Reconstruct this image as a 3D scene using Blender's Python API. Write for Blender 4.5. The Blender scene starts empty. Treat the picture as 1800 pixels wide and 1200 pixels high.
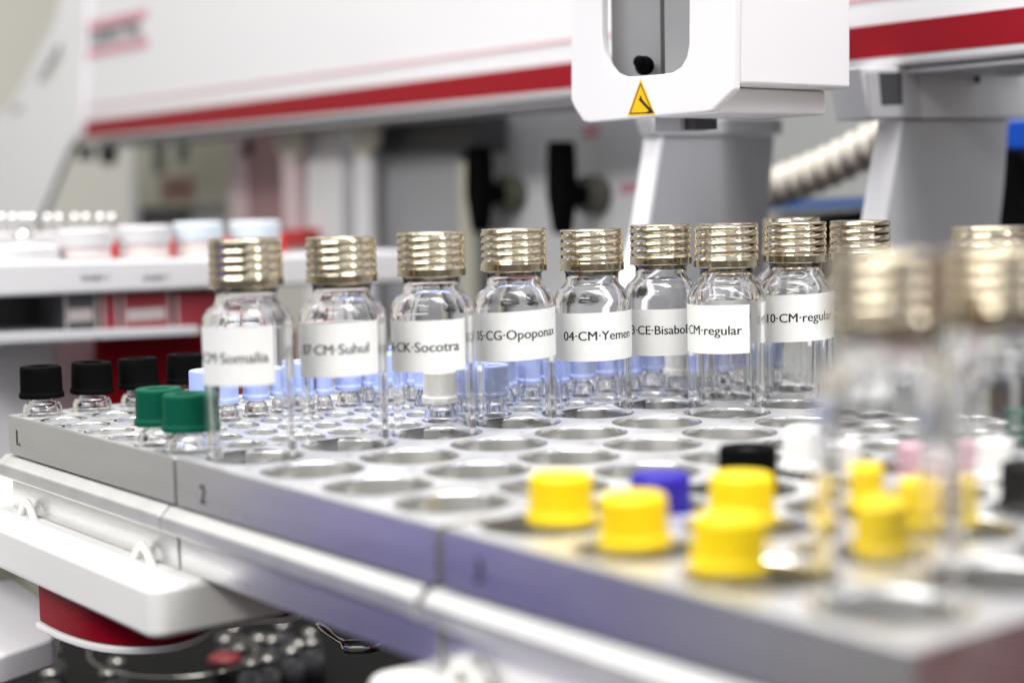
import bpy, bmesh, math, random
from math import sin, cos, pi, radians
from mathutils import Vector, Matrix
random.seed(7)
S = 0.001                      # everything below is measured in millimetres
scn = bpy.context.scene

# ------------------------------------------------------------------ camera
FPX = 2819.1                   # focal length in photo pixels (1800 wide)
CAM = Vector((483.75, -177.26, 63.84))
YAW, PITCH, ROLL = radians(-52.232), radians(-5.1669), radians(-1.1291)
fw = Vector((cos(PITCH)*sin(YAW), cos(PITCH)*cos(YAW), sin(PITCH)))
r0 = fw.cross(Vector((0, 0, 1))).normalized(); u0 = r0.cross(fw)
RT = r0*cos(ROLL) + u0*sin(ROLL); UP = -r0*sin(ROLL) + u0*cos(ROLL)
cam = bpy.data.cameras.new('camera'); co = bpy.data.objects.new('camera', cam)
scn.collection.objects.link(co); scn.camera = co
m = Matrix((RT, UP, -fw)).transposed().to_4x4(); m.translation = CAM*S
co.matrix_world = m
cam.sensor_width = 36; cam.lens = FPX/1800*36; cam.clip_start = .02; cam.clip_end = 50
cam.dof.use_dof = True; cam.dof.focus_distance = .470; cam.dof.aperture_fstop = cam.lens/8.4

# ------------------------------------------------------------------ world and lamps
w = bpy.data.worlds.new('World'); scn.world = w; w.use_nodes = True
nt = w.node_tree; bgn = nt.nodes['Background']
tc = nt.nodes.new('ShaderNodeTexCoord'); sp = nt.nodes.new('ShaderNodeSeparateXYZ')
mr = nt.nodes.new('ShaderNodeMapRange'); rp = nt.nodes.new('ShaderNodeValToRGB')
mr.inputs[1].default_value = -1; mr.inputs[2].default_value = 1
nt.links.new(tc.outputs['Generated'], sp.inputs[0]); nt.links.new(sp.outputs[2], mr.inputs[0])
nt.links.new(mr.outputs[0], rp.inputs[0]); nt.links.new(rp.outputs[0], bgn.inputs[0])
e = rp.color_ramp.elements
e[0].position = .30; e[0].color = (.06, .058, .055, 1)
e[1].position = .75; e[1].color = (.80, .82, .86, 1)
e2 = e.new(.47); e2.color = (.17, .16, .155, 1)
e3 = e.new(.58); e3.color = (.42, .42, .43, 1)
bgn.inputs[1].default_value = 1.0

def area(name, loc, target, sx, sy, power, col=(1, 1, 1)):
    l = bpy.data.lights.new(name, 'AREA'); l.shape = 'RECTANGLE'; l.size = sx*S; l.size_y = sy*S
    l.energy = power; l.color = col
    o = bpy.data.objects.new(name, l); scn.collection.objects.link(o)
    o.location = Vector(loc)*S
    d = (Vector(target)-Vector(loc)).normalized()
    o.rotation_euler = d.to_track_quat('-Z', 'Y').to_euler()
    return o
area('front_fill_light', (330, -720, 640), (50, 200, 60), 900, 170, 8, (1, .98, .95))  # added soft front fill, set low to reach under the beam
area('ceiling_light_over', (190, 130, 1050), (190, 130, 0), 1000, 300, 16, (1, .98, .95))
area('ceiling_light_left', (-760, -270, 860), (-500, -150, 0), 240, 800, 2.2, (1, .98, .95))
area('ceiling_light_right', (900, 250, 900), (150, 150, 0), 140, 800, 4.5, (.97, .98, 1))

scn.view_settings.view_transform = 'Standard'; scn.view_settings.look = 'None'
scn.view_settings.exposure = 0.10; scn.view_settings.gamma = 1
scn.render.engine = 'CYCLES'
scn.cycles.max_bounces = 16; scn.cycles.transmission_bounces = 14; scn.cycles.transparent_max_bounces = 16
scn.cycles.glossy_bounces = 6; scn.cycles.diffuse_bounces = 4
scn.cycles.sample_clamp_indirect = 6
scn.cycles.caustics_refractive = True; scn.cycles.caustics_reflective = True

# ------------------------------------------------------------------ materials
def mat(name, col, rough=.5, metal=0, spec=.5, trans=0, ior=1.5, noise=0, nscale=40, bump=0, bscale=200, aniso=0, coat=0, emis=None, stretch=None):
    mt = bpy.data.materials.new(name); mt.use_nodes = True
    n = mt.node_tree; b = n.nodes['Principled BSDF']
    b.inputs['Base Color'].default_value = (*col, 1); b.inputs['Roughness'].default_value = rough
    b.inputs['Metallic'].default_value = metal; b.inputs['IOR'].default_value = ior
    b.inputs['Specular IOR Level'].default_value = spec
    b.inputs['Transmission Weight'].default_value = trans
    b.inputs['Coat Weight'].default_value = coat
    if noise or bump:
        t = n.nodes.new('ShaderNodeTexCoord'); mp = n.nodes.new('ShaderNodeMapping')
        n.links.new(t.outputs['Object'], mp.inputs[0])
        mp.inputs['Scale'].default_value = stretch or (1, 1, 1)
    if noise:
        z = n.nodes.new('ShaderNodeTexNoise'); z.inputs['Scale'].default_value = nscale; z.inputs['Detail'].default_value = 5
        n.links.new(mp.outputs[0], z.inputs[0])
        r = n.nodes.new('ShaderNodeMapRange'); r.inputs[1].default_value = .3; r.inputs[2].default_value = .7
        r.inputs[3].default_value = 1-noise; r.inputs[4].default_value = 1+noise*.5
        n.links.new(z.outputs[0], r.inputs[0])
        mx = n.nodes.new('ShaderNodeVectorMath'); mx.operation = 'SCALE'; mx.inputs[0].default_value = col
        n.links.new(r.outputs[0], mx.inputs['Scale']); n.links.new(mx.outputs[0], b.inputs['Base Color'])
        r2 = n.nodes.new('ShaderNodeMapRange'); r2.inputs[1].default_value = .3; r2.inputs[2].default_value = .7
        r2.inputs[3].default_value = max(0, rough-noise*.4); r2.inputs[4].default_value = min(1, rough+noise*.4)
        n.links.new(z.outputs[0], r2.inputs[0]); n.links.new(r2.outputs[0], b.inputs['Roughness'])
    if bump:
        z2 = n.nodes.new('ShaderNodeTexNoise'); z2.inputs['Scale'].default_value = bscale; z2.inputs['Detail'].default_value = 3
        n.links.new(mp.outputs[0], z2.inputs[0])
        bp = n.nodes.new('ShaderNodeBump'); bp.inputs['Strength'].default_value = bump; bp.inputs['Distance'].default_value = .0002
        n.links.new(z2.outputs[0], bp.inputs['Height']); n.links.new(bp.outputs[0], b.inputs['Normal'])
    return mt
M = {}
M['alu'] = mat('anodised_aluminium', (.84, .84, .85), .38, .85, noise=.12, nscale=60, bump=.12, bscale=900)
M['alu_side'] = mat('brushed_aluminium', (.74, .74, .75), .30, .92, noise=.12, nscale=90, bump=.2, bscale=500, stretch=(.15, 1, 1))
M['glass'] = mat('clear_glass', (1, 1, 1), .0, 0, trans=1, ior=1.47)
M['gold'] = mat('gold_tinted_metal', (.60, .525, .39), .13, 1, noise=.12, nscale=200)
M['paper'] = mat('white_label_paper', (.80, .80, .78), .6, noise=.02, nscale=900)
M['ink'] = mat('black_ink', (.012, .012, .014), .6)
M['greyink'] = mat('grey_ink', (.12, .12, .13), .6)
M['black'] = mat('black_plastic', (.003, .003, .003), .7, spec=.03, bump=.25, bscale=2500)
M['blue'] = mat('pale_blue_plastic', (.37, .46, .82), .42)
M['white'] = mat('white_plastic', (.80, .79, .76), .35)
M['green'] = mat('green_plastic', (.0, .085, .048), .55, spec=.12, bump=.15, bscale=2500)
M['yellow'] = mat('yellow_plastic', (.80, .57, .0), .42, spec=.35)
M['violet'] = mat('dark_blue_plastic', (.018, .008, .30), .42, spec=.3)
M['redcap'] = mat('red_plastic_cap', (.58, .34, .40), .45)
M['case'] = mat('white_painted_housing', (.80, .79, .81), .42, noise=.02, nscale=12)
M['case_grey'] = mat('light_grey_paint', (.50, .50, .52), .45, noise=.04, nscale=20)
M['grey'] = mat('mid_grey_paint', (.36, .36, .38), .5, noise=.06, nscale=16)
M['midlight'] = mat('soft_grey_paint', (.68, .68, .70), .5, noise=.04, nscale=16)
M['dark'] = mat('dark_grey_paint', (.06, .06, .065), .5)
M['blackmatte'] = mat('matt_black', (.003, .003, .0035), .6, spec=.12)
M['redstripe'] = mat('red_stripe_paint', (.27, .003, .012), .45, spec=.25)
M['darkred'] = mat('dark_red_plastic', (.23, .0, .008), .5, spec=.1)
M['red'] = mat('bright_red_plastic', (.55, .012, .015), .35)
M['pink'] = mat('faded_pink_print', (.62, .30, .35), .5)
M['mauve'] = mat('mauve_tinted_panel', (.40, .23, .24), .45)
M['pinkpost'] = mat('pinkish_plastic', (.70, .55, .57), .4)
M['leggrey'] = mat('pale_leg_grey', (.50, .50, .52), .5, noise=.05, nscale=16)
M['inner'] = mat('inner_grey_metal', (.30, .30, .31), .4, noise=.05, nscale=30)
M['rail'] = mat('satin_rail_aluminium', (.72, .72, .71), .46, .85, noise=.1, nscale=60)
M['tagdim'] = mat('dull_tag_paper', (.42, .36, .36), .6)
M['palered'] = mat('reddish_clear_plastic', (.24, .03, .04), .5, spec=.2)
M['softwhite'] = mat('soft_white_plastic', (.60, .59, .60), .5, spec=.3)
M['logogrey'] = mat('faded_grey_print', (.30, .29, .31), .5)
M['dimsteel'] = mat('dull_dark_steel', (.30, .29, .27), .22, 1)
M['olive'] = mat('olive_grey_paint', (.50, .49, .40), .5, noise=.05, nscale=16)
M['olivedark'] = mat('dark_olive', (.09, .09, .07), .5)
M['cream'] = mat('cream_wall_paint', (.64, .62, .55), .8, noise=.04, nscale=4)
M['palewall'] = mat('pale_grey_wall_paint', (.60, .61, .60), .8, noise=.04, nscale=4)
M['amber'] = mat('warning_yellow', (.90, .52, .0), .45)
M['hose'] = mat('beige_hose_plastic', (.72, .67, .59), .5)
M['bluestrip'] = mat('blue_plastic', (.01, .11, .42), .4)
M['edge'] = mat('polished_hole_edge', (.86, .86, .85), .17, 1)
M['bore_small'] = mat('pale_bore', (.66, .66, .64), .3, .8)
M['bore'] = mat('shaded_machined_bore', (.46, .45, .42), .32, .9, noise=.15, nscale=70, stretch=(1, 1, .1))  # machined streaks; base darkened to put in the shade inside the holes
M['milky'] = mat('milky_pink_plastic', (.70, .60, .58), .4)
M['steel'] = mat('polished_steel', (.75, .74, .72), .12, 1)
M['clearred'] = mat('clear_jar_plastic', (1, .96, .96), .05, trans=1, ior=1.45)
M['lilac'] = mat('violet_reflection_colour', (.11, .085, .38), .5)  # only for the unseen block added to tint reflections
M['maroon'] = mat('maroon_plastic', (.20, .02, .025), .5)
M['septum'] = mat('white_septum', (.7, .68, .64), .5)
M['smoked'] = mat('smoked_glass', (.05, .05, .055), .1, spec=.6)
M['bench'] = mat('black_bench_top', (.006, .006, .0065), .45, spec=.2, noise=.3, nscale=30)

# ------------------------------------------------------------------ helpers
def obj(name, bm, m, parent=None, smooth=False, bevel=0, loc=None, seg=3):
    me = bpy.data.meshes.new(name)
    bmesh.ops.recalc_face_normals(bm, faces=bm.faces[:])
    for v in bm.verts: v.co *= S
    bm.to_mesh(me); bm.free()
    me.materials.append(M[m] if isinstance(m, str) else m)
    if smooth:
        for p in me.polygons: p.use_smooth = True
    o = bpy.data.objects.new(name, me); scn.collection.objects.link(o)
    if parent is not None:
        o.parent = parent
        if loc is None:        # geometry given in world millimetres
            off = Vector(); q = parent
            while q is not None: off += q.location; q = q.parent
            me.transform(Matrix.Translation(-off))
    if loc is not None: o.location = Vector(loc)*S
    if bevel:
        b = o.modifiers.new('bevel', 'BEVEL'); b.width = bevel*S; b.segments = seg; b.limit_method = 'ANGLE'
        for p in me.polygons: p.use_smooth = True
        wn = o.modifiers.new('wn', 'WEIGHTED_NORMAL'); wn.keep_sharp = True
    return o
def tag(o, label=None, cat=None, group=None, kind=None):
    if label: o['label'] = label
    if cat: o['category'] = cat
    if group: o['group'] = group
    if kind: o['kind'] = kind
    return o
def thing(name, label, cat, loc=(0, 0, 0), group=None):
    o = bpy.data.objects.new(name, None); scn.collection.objects.link(o)
    o.location = Vector(loc)*S; o.empty_display_size = .01
    return tag(o, label, cat, group)
def dup(root, loc, label, rot=0, mats=None):
    r = root.copy(); scn.collection.objects.link(r); r.location = Vector(loc)*S
    r.rotation_euler = (0, 0, rot); r['label'] = label
    for ch in list(root.children):
        c = ch.copy(); scn.collection.objects.link(c); c.parent = r
        for g in list(ch.children):
            d = g.copy(); scn.collection.objects.link(d); d.parent = c
    return r
def box(bm, x0, x1, y0, y1, z0, z1):
    vs = [bm.verts.new((x, y, z)) for z in (z0, z1) for x, y in ((x0, y0), (x1, y0), (x1, y1), (x0, y1))]
    for f in ((0, 3, 2, 1), (4, 5, 6, 7), (0, 1, 5, 4), (1, 2, 6, 5), (2, 3, 7, 6), (3, 0, 4, 7)):
        bm.faces.new([vs[i] for i in f])
    return bm
def B(*a): return box(bmesh.new(), *a)
def prism(pts, ext):
    """closed outline (world mm points) pushed along ext"""
    bm = bmesh.new(); ext = Vector(ext)
    a = [bm.verts.new(Vector(p)) for p in pts]; b = [bm.verts.new(Vector(p)+ext) for p in pts]
    bm.faces.new(a); bm.faces.new(b[::-1]); n = len(a)
    for i in range(n): bm.faces.new((a[i], b[i], b[(i+1) % n], a[(i+1) % n]))
    return bm
def at(u, v, ax, val):
    """where the sight line of a photo pixel meets the plane axis=val (mm)"""
    d = fw + RT*((u-900)/FPX) - UP*((v-600)/FPX)
    return CAM + d*((val-CAM[ax])/d[ax])
def poly(pxs, ax, val): return [at(u, v, ax, val) for u, v in pxs]
def lathe(bm, prof, n=64, cx=0, cy=0, fn=None):
    rings = []
    for r, z in prof:
        if r < 1e-6: rings.append([bm.verts.new((cx, cy, z))])
        else: rings.append([bm.verts.new((cx+(r+(fn(i*2*pi/n, z) if fn else 0))*cos(i*2*pi/n), cy+(r+(fn(i*2*pi/n, z) if fn else 0))*sin(i*2*pi/n), z)) for i in range(n)])
    for a, b in zip(rings, rings[1:]):
        for i in range(n):
            j = (i+1) % n
            if len(a) == 1 and len(b) == 1: continue
            if len(a) == 1: bm.faces.new((a[0], b[i], b[j]))
            elif len(b) == 1: bm.faces.new((a[i], a[j], b[0]))
            else: bm.faces.new((a[i], a[j], b[j], b[i]))
    return bm
def Lt(prof, n=64, cx=0, cy=0, fn=None): return lathe(bmesh.new(), prof, n, cx, cy, fn)
def tube(pts, r, n=16, rf=None):
    bm = bmesh.new(); prev = None; rings = []
    for k, p in enumerate(pts):
        d = (pts[min(k+1, len(pts)-1)]-pts[max(k-1, 0)]).normalized()
        a = d.orthogonal().normalized() if prev is None else (prev-d*prev.dot(d)).normalized()
        prev = a; b = d.cross(a); rr = r if rf is None else rf(k)
        rings.append([bm.verts.new(p+(a*cos(t)+b*sin(t))*rr) for t in [i*2*pi/n for i in range(n)]])
    for A, Bb in zip(rings, rings[1:]):
        for i in range(n): bm.faces.new((A[i], A[(i+1) % n], Bb[(i+1) % n], Bb[i]))
    bm.faces.new(rings[0]); bm.faces.new(rings[-1][::-1])
    return bm
def text_bm(s, size, bold=0.0, xs=1.0):
    """flat lettering in the XY plane, mm, left aligned"""
    c = bpy.data.curves.new('t', 'FONT'); c.body = s; c.size = size; c.resolution_u = 3
    o = bpy.data.objects.new('t', c); scn.collection.objects.link(o)
    bpy.context.view_layer.update()
    me = bpy.data.meshes.new_from_object(o.evaluated_get(bpy.context.evaluated_depsgraph_get()))
    bm = bmesh.new(); bm.from_mesh(me)
    bpy.data.objects.remove(o); bpy.data.curves.remove(c); bpy.data.meshes.remove(me)
    for v in bm.verts: v.co.x *= xs; v.co.z = 0
    if bold:                   # heavier strokes: the same letters again, a hair to the side
        g = bm.verts[:]+bm.edges[:]+bm.faces[:]
        for k in (-1, 1):
            r = bmesh.ops.duplicate(bm, geom=g)
            for v in r['geom']:
                if isinstance(v, bmesh.types.BMVert): v.co.x += bold*k
    return bm
def mapped(bm, f):
    for v in bm.verts: v.co = f(v.co.copy())
    return bm

# ------------------------------------------------------------------ setting
wl = obj('wall', B(-2600, 2500, 1500, 1520, -900, 1600), 'palewall'); wl['kind'] = 'structure'
ws = obj('wall', B(-1320, -1300, -3000, 1490, -900, 1600), 'cream'); ws['kind'] = 'structure'
be = obj('bench_top', B(-1290, 900, -60, 1480, -230, -200), 'bench'); be['kind'] = 'structure'

# ------------------------------------------------------------------ trays
W = 115.19; G = .7
def plate(name, x0, x1, y0, y1, xs, ys, skew, r, depth, label, chamfer=1.0, bore='bore'):
    """rack: top sheet pierced by chamfered blind holes, with its outer walls; returns the root"""
    root = thing(name, label, 'tray', ((x0+x1)/2, y0, -12), 'aluminium vial trays')
    bm = bmesh.new(); N = 48
    dx = (xs[1]-xs[0])/2; dy = (ys[1]-ys[0])/2
    cb = .45                      # outer edge chamfer
    for i, cy in enumerate(ys):
        for j, cx0 in enumerate(xs):
            cx = cx0+skew*i
            a0 = x0+cb if j == 0 else xs[j]-dx; a1 = x1-cb if j == len(xs)-1 else xs[j]+dx
            b0 = y0+cb if i == 0 else cy-dy; b1 = y1-cb if i == len(ys)-1 else cy+dy
            outer = []; crn = [math.atan2(b-cy, a-cx) for a, b in ((a1, b1), (a0, b1), (a0, b0), (a1, b0))]
            angs = [k*2*pi/N-pi for k in range(N)]
            for c in crn:
                k = min(range(N), key=lambda q: abs(angs[q]-c)); angs[k] = c
            ring = []
            for t in angs:
                c, s = cos(t), sin(t)
                tx = (a1-cx)/c if c > 1e-9 else ((a0-cx)/c if c < -1e-9 else 1e9)
                ty = (b1-cy)/s if s > 1e-9 else ((b0-cy)/s if s < -1e-9 else 1e9)
                q = min(tx, ty); outer.append(bm.verts.new((cx+c*q, cy+s*q, 0)))
            rings = [outer]
            for rr, z in ((r+chamfer, 0), (r+chamfer*.62, -chamfer*.10), (r+chamfer*.25, -chamfer*.38), (r, -chamfer), (r, -depth)):
                rings.append([bm.verts.new((cx+cos(t)*rr, cy+sin(t)*rr, z)) for t in angs])
            for q_, (a, b) in enumerate(zip(rings, rings[1:])):
                for k in range(N): bm.faces.new((a[k], a[(k+1) % N], b[(k+1) % N], b[k])).material_index = (2, 2, 2, 1)[q_-1] if q_ else 0
            bm.faces.new(rings[-1]).material_index = 1
    bmesh.ops.remove_doubles(bm, verts=bm.verts[:], dist=.002)
    for f in bm.faces:
        f.smooth = False
    top = obj('rack_plate', bm, 'alu', root)
    me = top.data; me.materials.append(M[bore]); me.materials.append(M['edge'])
    for p in me.polygons:
        p.use_smooth = (abs(p.normal.z) < .9)
    me.set_sharp_from_angle(angle=radians(30)) if hasattr(me, 'set_sharp_from_angle') else None
    bm = bmesh.new(); loops = []
    for o_, z in ((cb, 0), (cb*.3, -cb*.3), (0, -cb), (0, -12), (1.5, -12)):
        loops.append([bm.verts.new((x, y, z)) for x, y in ((x0+o_, y0+o_), (x1-o_, y0+o_), (x1-o_, y1-o_), (x0+o_, y1-o_))])
    for a, b in zip(loops, loops[1:]):
        for k in range(4): bm.faces.new((a[k], a[(k+1) % 4], b[(k+1) % 4], b[k]))
    obj('rack_side', bm, 'alu_side', root)
    return root
TY = 227.5
t1 = plate('vial_tray', G, W-G, 0, TY, [8.2+16.46*j for j in range(7)], [8.07+16.14*k for k in range(14)], 0, 6.3, 22,
           'aluminium tray marked 1 with many small round holes, farthest left', chamfer=.7, bore='bore_small')
t2 = plate('vial_tray', W+G, 2*W-1.3, 0, TY, [W+10.47+3+28.3*j-1.5 for j in range(4)], [16.33+27.92*i for i in range(8)], 0, 11.7, 22,
           'aluminium tray marked 2 with large round holes, holding the row of labelled glass vials')
t3 = plate('vial_tray', 2*W+1.5, 3*W-G, 0, TY, [2*W+10.47+3+28.3*j-1.5 for j in range(4)], [16.33+27.92*i for i in range(8)], 0, 11.7, 22,
           'nearest aluminium tray with large holes, holding the yellow capped vials')
for tr, s, x, z in ((t1, '1.', 6.0, -8.8), (t2, '2', W+13.6, -9.6), (t3, '3', 2*W+11.6, -9.0)):
    obj('tray_number', mapped(text_bm(s, 6.8, .22, .8), lambda c: Vector((x+c.x, -.06, z+c.y))), 'ink', tr)
# printed position numbers, kept in each plate's own mesh
def print_numbers(tr, items, size, m_):
    pl_ = [c for c in tr.children if c.name.startswith('rack_plate')][0]; me = pl_.data; me.materials.append(M[m_])
    bm = bmesh.new(); bm.from_mesh(me)
    for t_, x, y in items:
        t = mapped(text_bm(t_, size), lambda c: Vector((x+c.x, y+c.y, .03))*S-tr.location)
        for f in t.faces: f.material_index = 3
        tm = bpy.data.meshes.new('x'); t.to_mesh(tm); t.free(); bm.from_mesh(tm); bpy.data.meshes.remove(tm)
    bm.to_mesh(me); bm.free()
print_numbers(t1, [(str(j*14+k+1), 8.2+16.46*j-6.9, 8.07+16.14*k-6.9) for j in range(7) for k in range(2)], 2.6, 'ink')
for tr, base in ((t2, W), (t3, 2*W)):
    print_numbers(tr, [(str(j*8+i+1), base+11.97+28.3*j-13.2, 16.33+27.92*i-11.5) for j in range(4) for i in range(8)], 2.4, 'greyink')

# holders under the trays
def holder(k, label):
    x0 = W*k; x1 = W*(k+1)
    root = thing('tray_holder', label, 'holder', ((x0+x1)/2, 0, -28.8), 'aluminium tray holders')
    a, b = x0-(2.6 if k == 2 else 3.2), x1-(5.0 if k == 1 else 4.4)
    prof = [(-3.0, -15.3), (-2.7, -14.9), (-.3, -12.9), (0, -12.7), (4, -12.6), (4, -19.3), (-2.2, -19.3), (-3.0, -18.6)]
    obj('front_rail', prism([(a, y, z) for y, z in prof], (b-a, 0, 0)), 'rail', root, bevel=.35)
    bm = bmesh.new(); box(bm, x0+(1.4 if k == 2 else .7), x1-(1.2 if k == 1 else .7), .3, 1.9, -28.8, -19.35); box(bm, x0+.7, x1-.7, 1.9, TY, -28.8, -27.0)
    box(bm, x1-2.3, x1-.7, 1.95, TY, -26.9, -13); box(bm, x0+.7, x0+2.3, 1.95, TY, -26.9, -13)
    obj('trough', bm, 'alu_side', root, bevel=.2)
    return root
holder(0, 'aluminium holder rail under the tray marked 1, resting on the white plastic bar')
holder(1, 'aluminium holder rail under the tray marked 2')
holder(2, 'aluminium holder rail under the nearest tray, showing a violet sheen')

# ------------------------------------------------------------------ white bars with hooks
def rrect(x0, x1, y0, y1, r, n=8):
    out = []
    for cx, cy, a in ((x1-r, y1-r, 0), (x0+r, y1-r, 90), (x0+r, y0+r, 180), (x1-r, y0+r, 270)):
        for k in range(n+1):
            t = radians(a+90*k/n); out.append((cx+r*cos(t), cy+r*sin(t)))
    return out
def bar(x0, x1, hooks, label):
    root = thing('support_bar', label, 'bar', ((x0+x1)/2, -6, -43), 'white plastic support bars')
    obj('bar_body', prism([(x, y, -42.5) for x, y in rrect(x0, x1, -13.5, 27, 5)], (0, 0, 13.5)), 'white', root, bevel=2.2, seg=5)
    for hx in hooks:
        pts = [Vector((hx-8.5, -2.2, -30.5)), Vector((hx-5, -2.2, -29)), Vector((hx-2.4, -2.2, -25.6)), Vector((hx, -2.2, -24.6)), Vector((hx+2.4, -2.2, -25.6)), Vector((hx+5.5, -2.2, -29)), Vector((hx+8, -2.2, -30.5))]
        P = []
        for a, b in zip(pts, pts[1:]):
            for q in range(4): P.append(a.lerp(b, q/4))
        obj('hook', tube(P, 1.15, 10), 'white', root, smooth=True)
    return root
bar(-140, 127.5, (18.6, 99), 'long white plastic bar with two small hooks under the trays, at the left')
bar(221.5, 420, (241,), 'white rounded bar end at the bottom edge under the nearest tray')

# red foot below the bar
root = thing('red_base_block', 'dark red rounded base block with a white rim under the white bar', 'base', (50, 20, -60))
pts = [(27, -9), (46, -7), (65, -3), (76, 8), (77, 22), (68, 38), (50, 52), (27, 52)]
def smooth_poly(p, it=2):
    for _ in range(it):
        q = []
        for a, b in zip(p, p[1:]+p[:1]):
            q += [(a[0]*.75+b[0]*.25, a[1]*.75+b[1]*.25), (a[0]*.25+b[0]*.75, a[1]*.25+b[1]*.75)]
        p = q
    return p
pts = [tuple(at(u, v, 2, -61)[:2]) for u, v in ((48, 1092), (110, 1128), (190, 1150), (290, 1150), (352, 1132), (388, 1102))]+[(78, 62), (30, 70)]
sp_ = smooth_poly(pts)
obj('block', prism([(x, y, -58.5) for x, y in sp_], (0, 0, 15.8)), 'darkred', root, smooth=False, bevel=.5)
cxm = sum(p[0] for p in sp_)/len(sp_); cym = sum(p[1] for p in sp_)/len(sp_)
obj('rim', prism([(cxm+(x-cxm)*1.035, cym+(y-cym)*1.035, -61) for x, y in sp_], (0, 0, 2.3)), 'white', root, bevel=.8)

# ------------------------------------------------------------------ large labelled vials
BR = 11.3
outer = [(0, -21.6), (9.6, -21.6), (10.6, -21.2), (BR, -20.2), (BR, -6), (BR, 10), (BR, 32.6), (11.27, 33.6), (11.1, 34.6), (10.7, 35.6), (10.05, 36.5), (9.25, 37.2), (8.5, 37.75), (8.0, 38.4), (7.75, 39.3), (7.7, 41.5), (8.3, 42.3), (8.3, 53.2)]
inner = [(6.2, 53.2), (6.2, 41.5), (6.3, 39.2), (6.6, 38.0), (7.3, 37.0), (8.2, 36.2), (8.9, 35.3), (9.5, 34.3), (9.8, 33.2), (9.9, 32.0), (9.9, 10), (9.9, -6), (9.9, -18.4), (9.2, -19.8), (7.5, -20.1), (0, -19.7)]
def vial_proto():
    root = thing('glass_vial', 'x', 'vial', (0, 0, -21.6), 'large clear glass vials with gold caps')
    b = obj('vial_body', Lt(outer+inner, 96), 'glass', root, smooth=True)
    return root, b
def cap_mesh(seed):
    rnd = random.Random(seed); pitch = rnd.choice((2.15, 2.3, 2.05)); ph = rnd.random()*6; n = 96
    prof = [(7.9, 42.2), (9.35, 42.2)]
    z = 42.35
    zs = []
    while z < 54.0: zs.append(z); z += .16
    def rad(t, zz):
        base = 9.25
        if zz < 44.6: return base+.12*min(1, (zz-42.2)/.3)
        k = ((zz-44.6)/pitch - (t+ph)/(2*pi)) % 1
        amp = min(1, (zz-44.6)/.5)*min(1, max(0, (54.2-zz)/.5))
        return base-.05+amp*(.42*(abs(sin(pi*k))**.7)-.38)
    bm = bmesh.new(); rings = []
    def ring(f, zz): return [bm.verts.new((f(i*2*pi/n)*cos(i*2*pi/n), f(i*2*pi/n)*sin(i*2*pi/n), zz)) for i in range(n)]
    rings.append(ring(lambda t: 8.45, 42.25))
    for zz in zs: rings.append(ring(lambda t, q=zz: rad(t, q), zz))
    for r_, zz in ((9.0, 54.15), (8.6, 54.3), (7.6, 54.3), (7.0, 54.2), (5.2, 54.0), (5.0, 53.7)): rings.append(ring(lambda t, q=r_: q, zz))
    for a, b in zip(rings, rings[1:]):
        for i in range(n): bm.faces.new((a[i], a[(i+1) % n], b[(i+1) % n], b[i]))
    return bm
def big_vial(x, y, label, cfg=None, rot=0, dz=0, seed=0, group=None):
    root = thing('glass_vial', label, 'vial', (x, y, -21.6+dz), 'large clear glass vials with gold caps')
    global VB
    if VB is None:
        o = obj('vial_body', Lt(outer+inner, 96), 'glass', None, smooth=True)
        o.data.transform(Matrix.Translation((0, 0, 21.6*S))); VB = o
    else:
        o = bpy.data.objects.new('vial_body', VB.data); scn.collection.objects.link(o)
    o.parent = root; o.location = (0, 0, 0)
    c = obj('cap', cap_mesh(seed), 'gold', None, smooth=True); c.data.transform(Matrix.Translation((0, 0, 21.6*S))); c.parent = root
    sp = obj('septum', Lt([(0, 53.35), (6.9, 53.35), (6.9, 53.75), (0, 53.75)], 40), 'septum', None, smooth=False)
    sp.data.transform(Matrix.Translation((0, 0, 21.6*S))); sp.parent = c
    if cfg:
        # angles measured from the direction facing the camera, + to the right in the picture
        vdir = Vector((CAM.x-x, CAM.y-y)); base = math.atan2(vdir.y, vdir.x)
        a0, a1, z0, z1, text, ta, tz, tilt = cfg
        f = lambda s_, z, r: Vector((r*cos(base+s_/BR), r*sin(base+s_/BR), z))
        bm = bmesh.new(); n = 60; s0 = radians(a0)*BR; s1 = radians(a1)*BR; gr = []
        for r in (BR+.03, BR+.12):
            for zz in (z0, z1):
                gr.append([bm.verts.new(f(s0+(s1-s0)*k/n, zz+tilt*(s0+(s1-s0)*k/n), r)) for k in range(n+1)])
        A, Bq, Cq, D = gr   # inner bottom, inner top, outer bottom, outer top
        for k in range(n):
            bm.faces.new((Cq[k], Cq[k+1], D[k+1], D[k])); bm.faces.new((A[k+1], A[k], Bq[k], Bq[k+1]))
            bm.faces.new((D[k], D[k+1], Bq[k+1], Bq[k])); bm.faces.new((A[k], A[k+1], Cq[k+1], Cq[k]))
        bm.faces.new((A[0], Cq[0], D[0], Bq[0])); bm.faces.new((Cq[n], A[n], Bq[n], D[n]))
        lb = obj('label', bm, 'paper', None, smooth=False)
        for p in lb.data.polygons: p.use_smooth = True
        lb.data.set_sharp_from_angle(angle=radians(40))
        lb.data.transform(Matrix.Translation((0, 0, 21.6*S))); lb.parent = root
        st = radians(ta[0])*BR; want = radians(ta[1]-ta[0])*BR
        tb = text_bm(text, 3.75, .07)
        wd = max(v.co.x for v in tb.verts); kx = want/wd
        bmesh.ops.subdivide_edges(tb, edges=[e_ for e_ in tb.edges if e_.calc_length() > .8], cuts=2)
        mapped(tb, lambda c_: f(st+c_.x*kx, tz+c_.y+tilt*(st+c_.x*kx), BR+.15))
        t = obj('label_text', tb, 'ink', None); t.data.transform(Matrix.Translation((0, 0, 21.6*S))); t.parent = lb
    root.rotation_euler = (0, 0, 0)
    return root
VB = None
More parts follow.
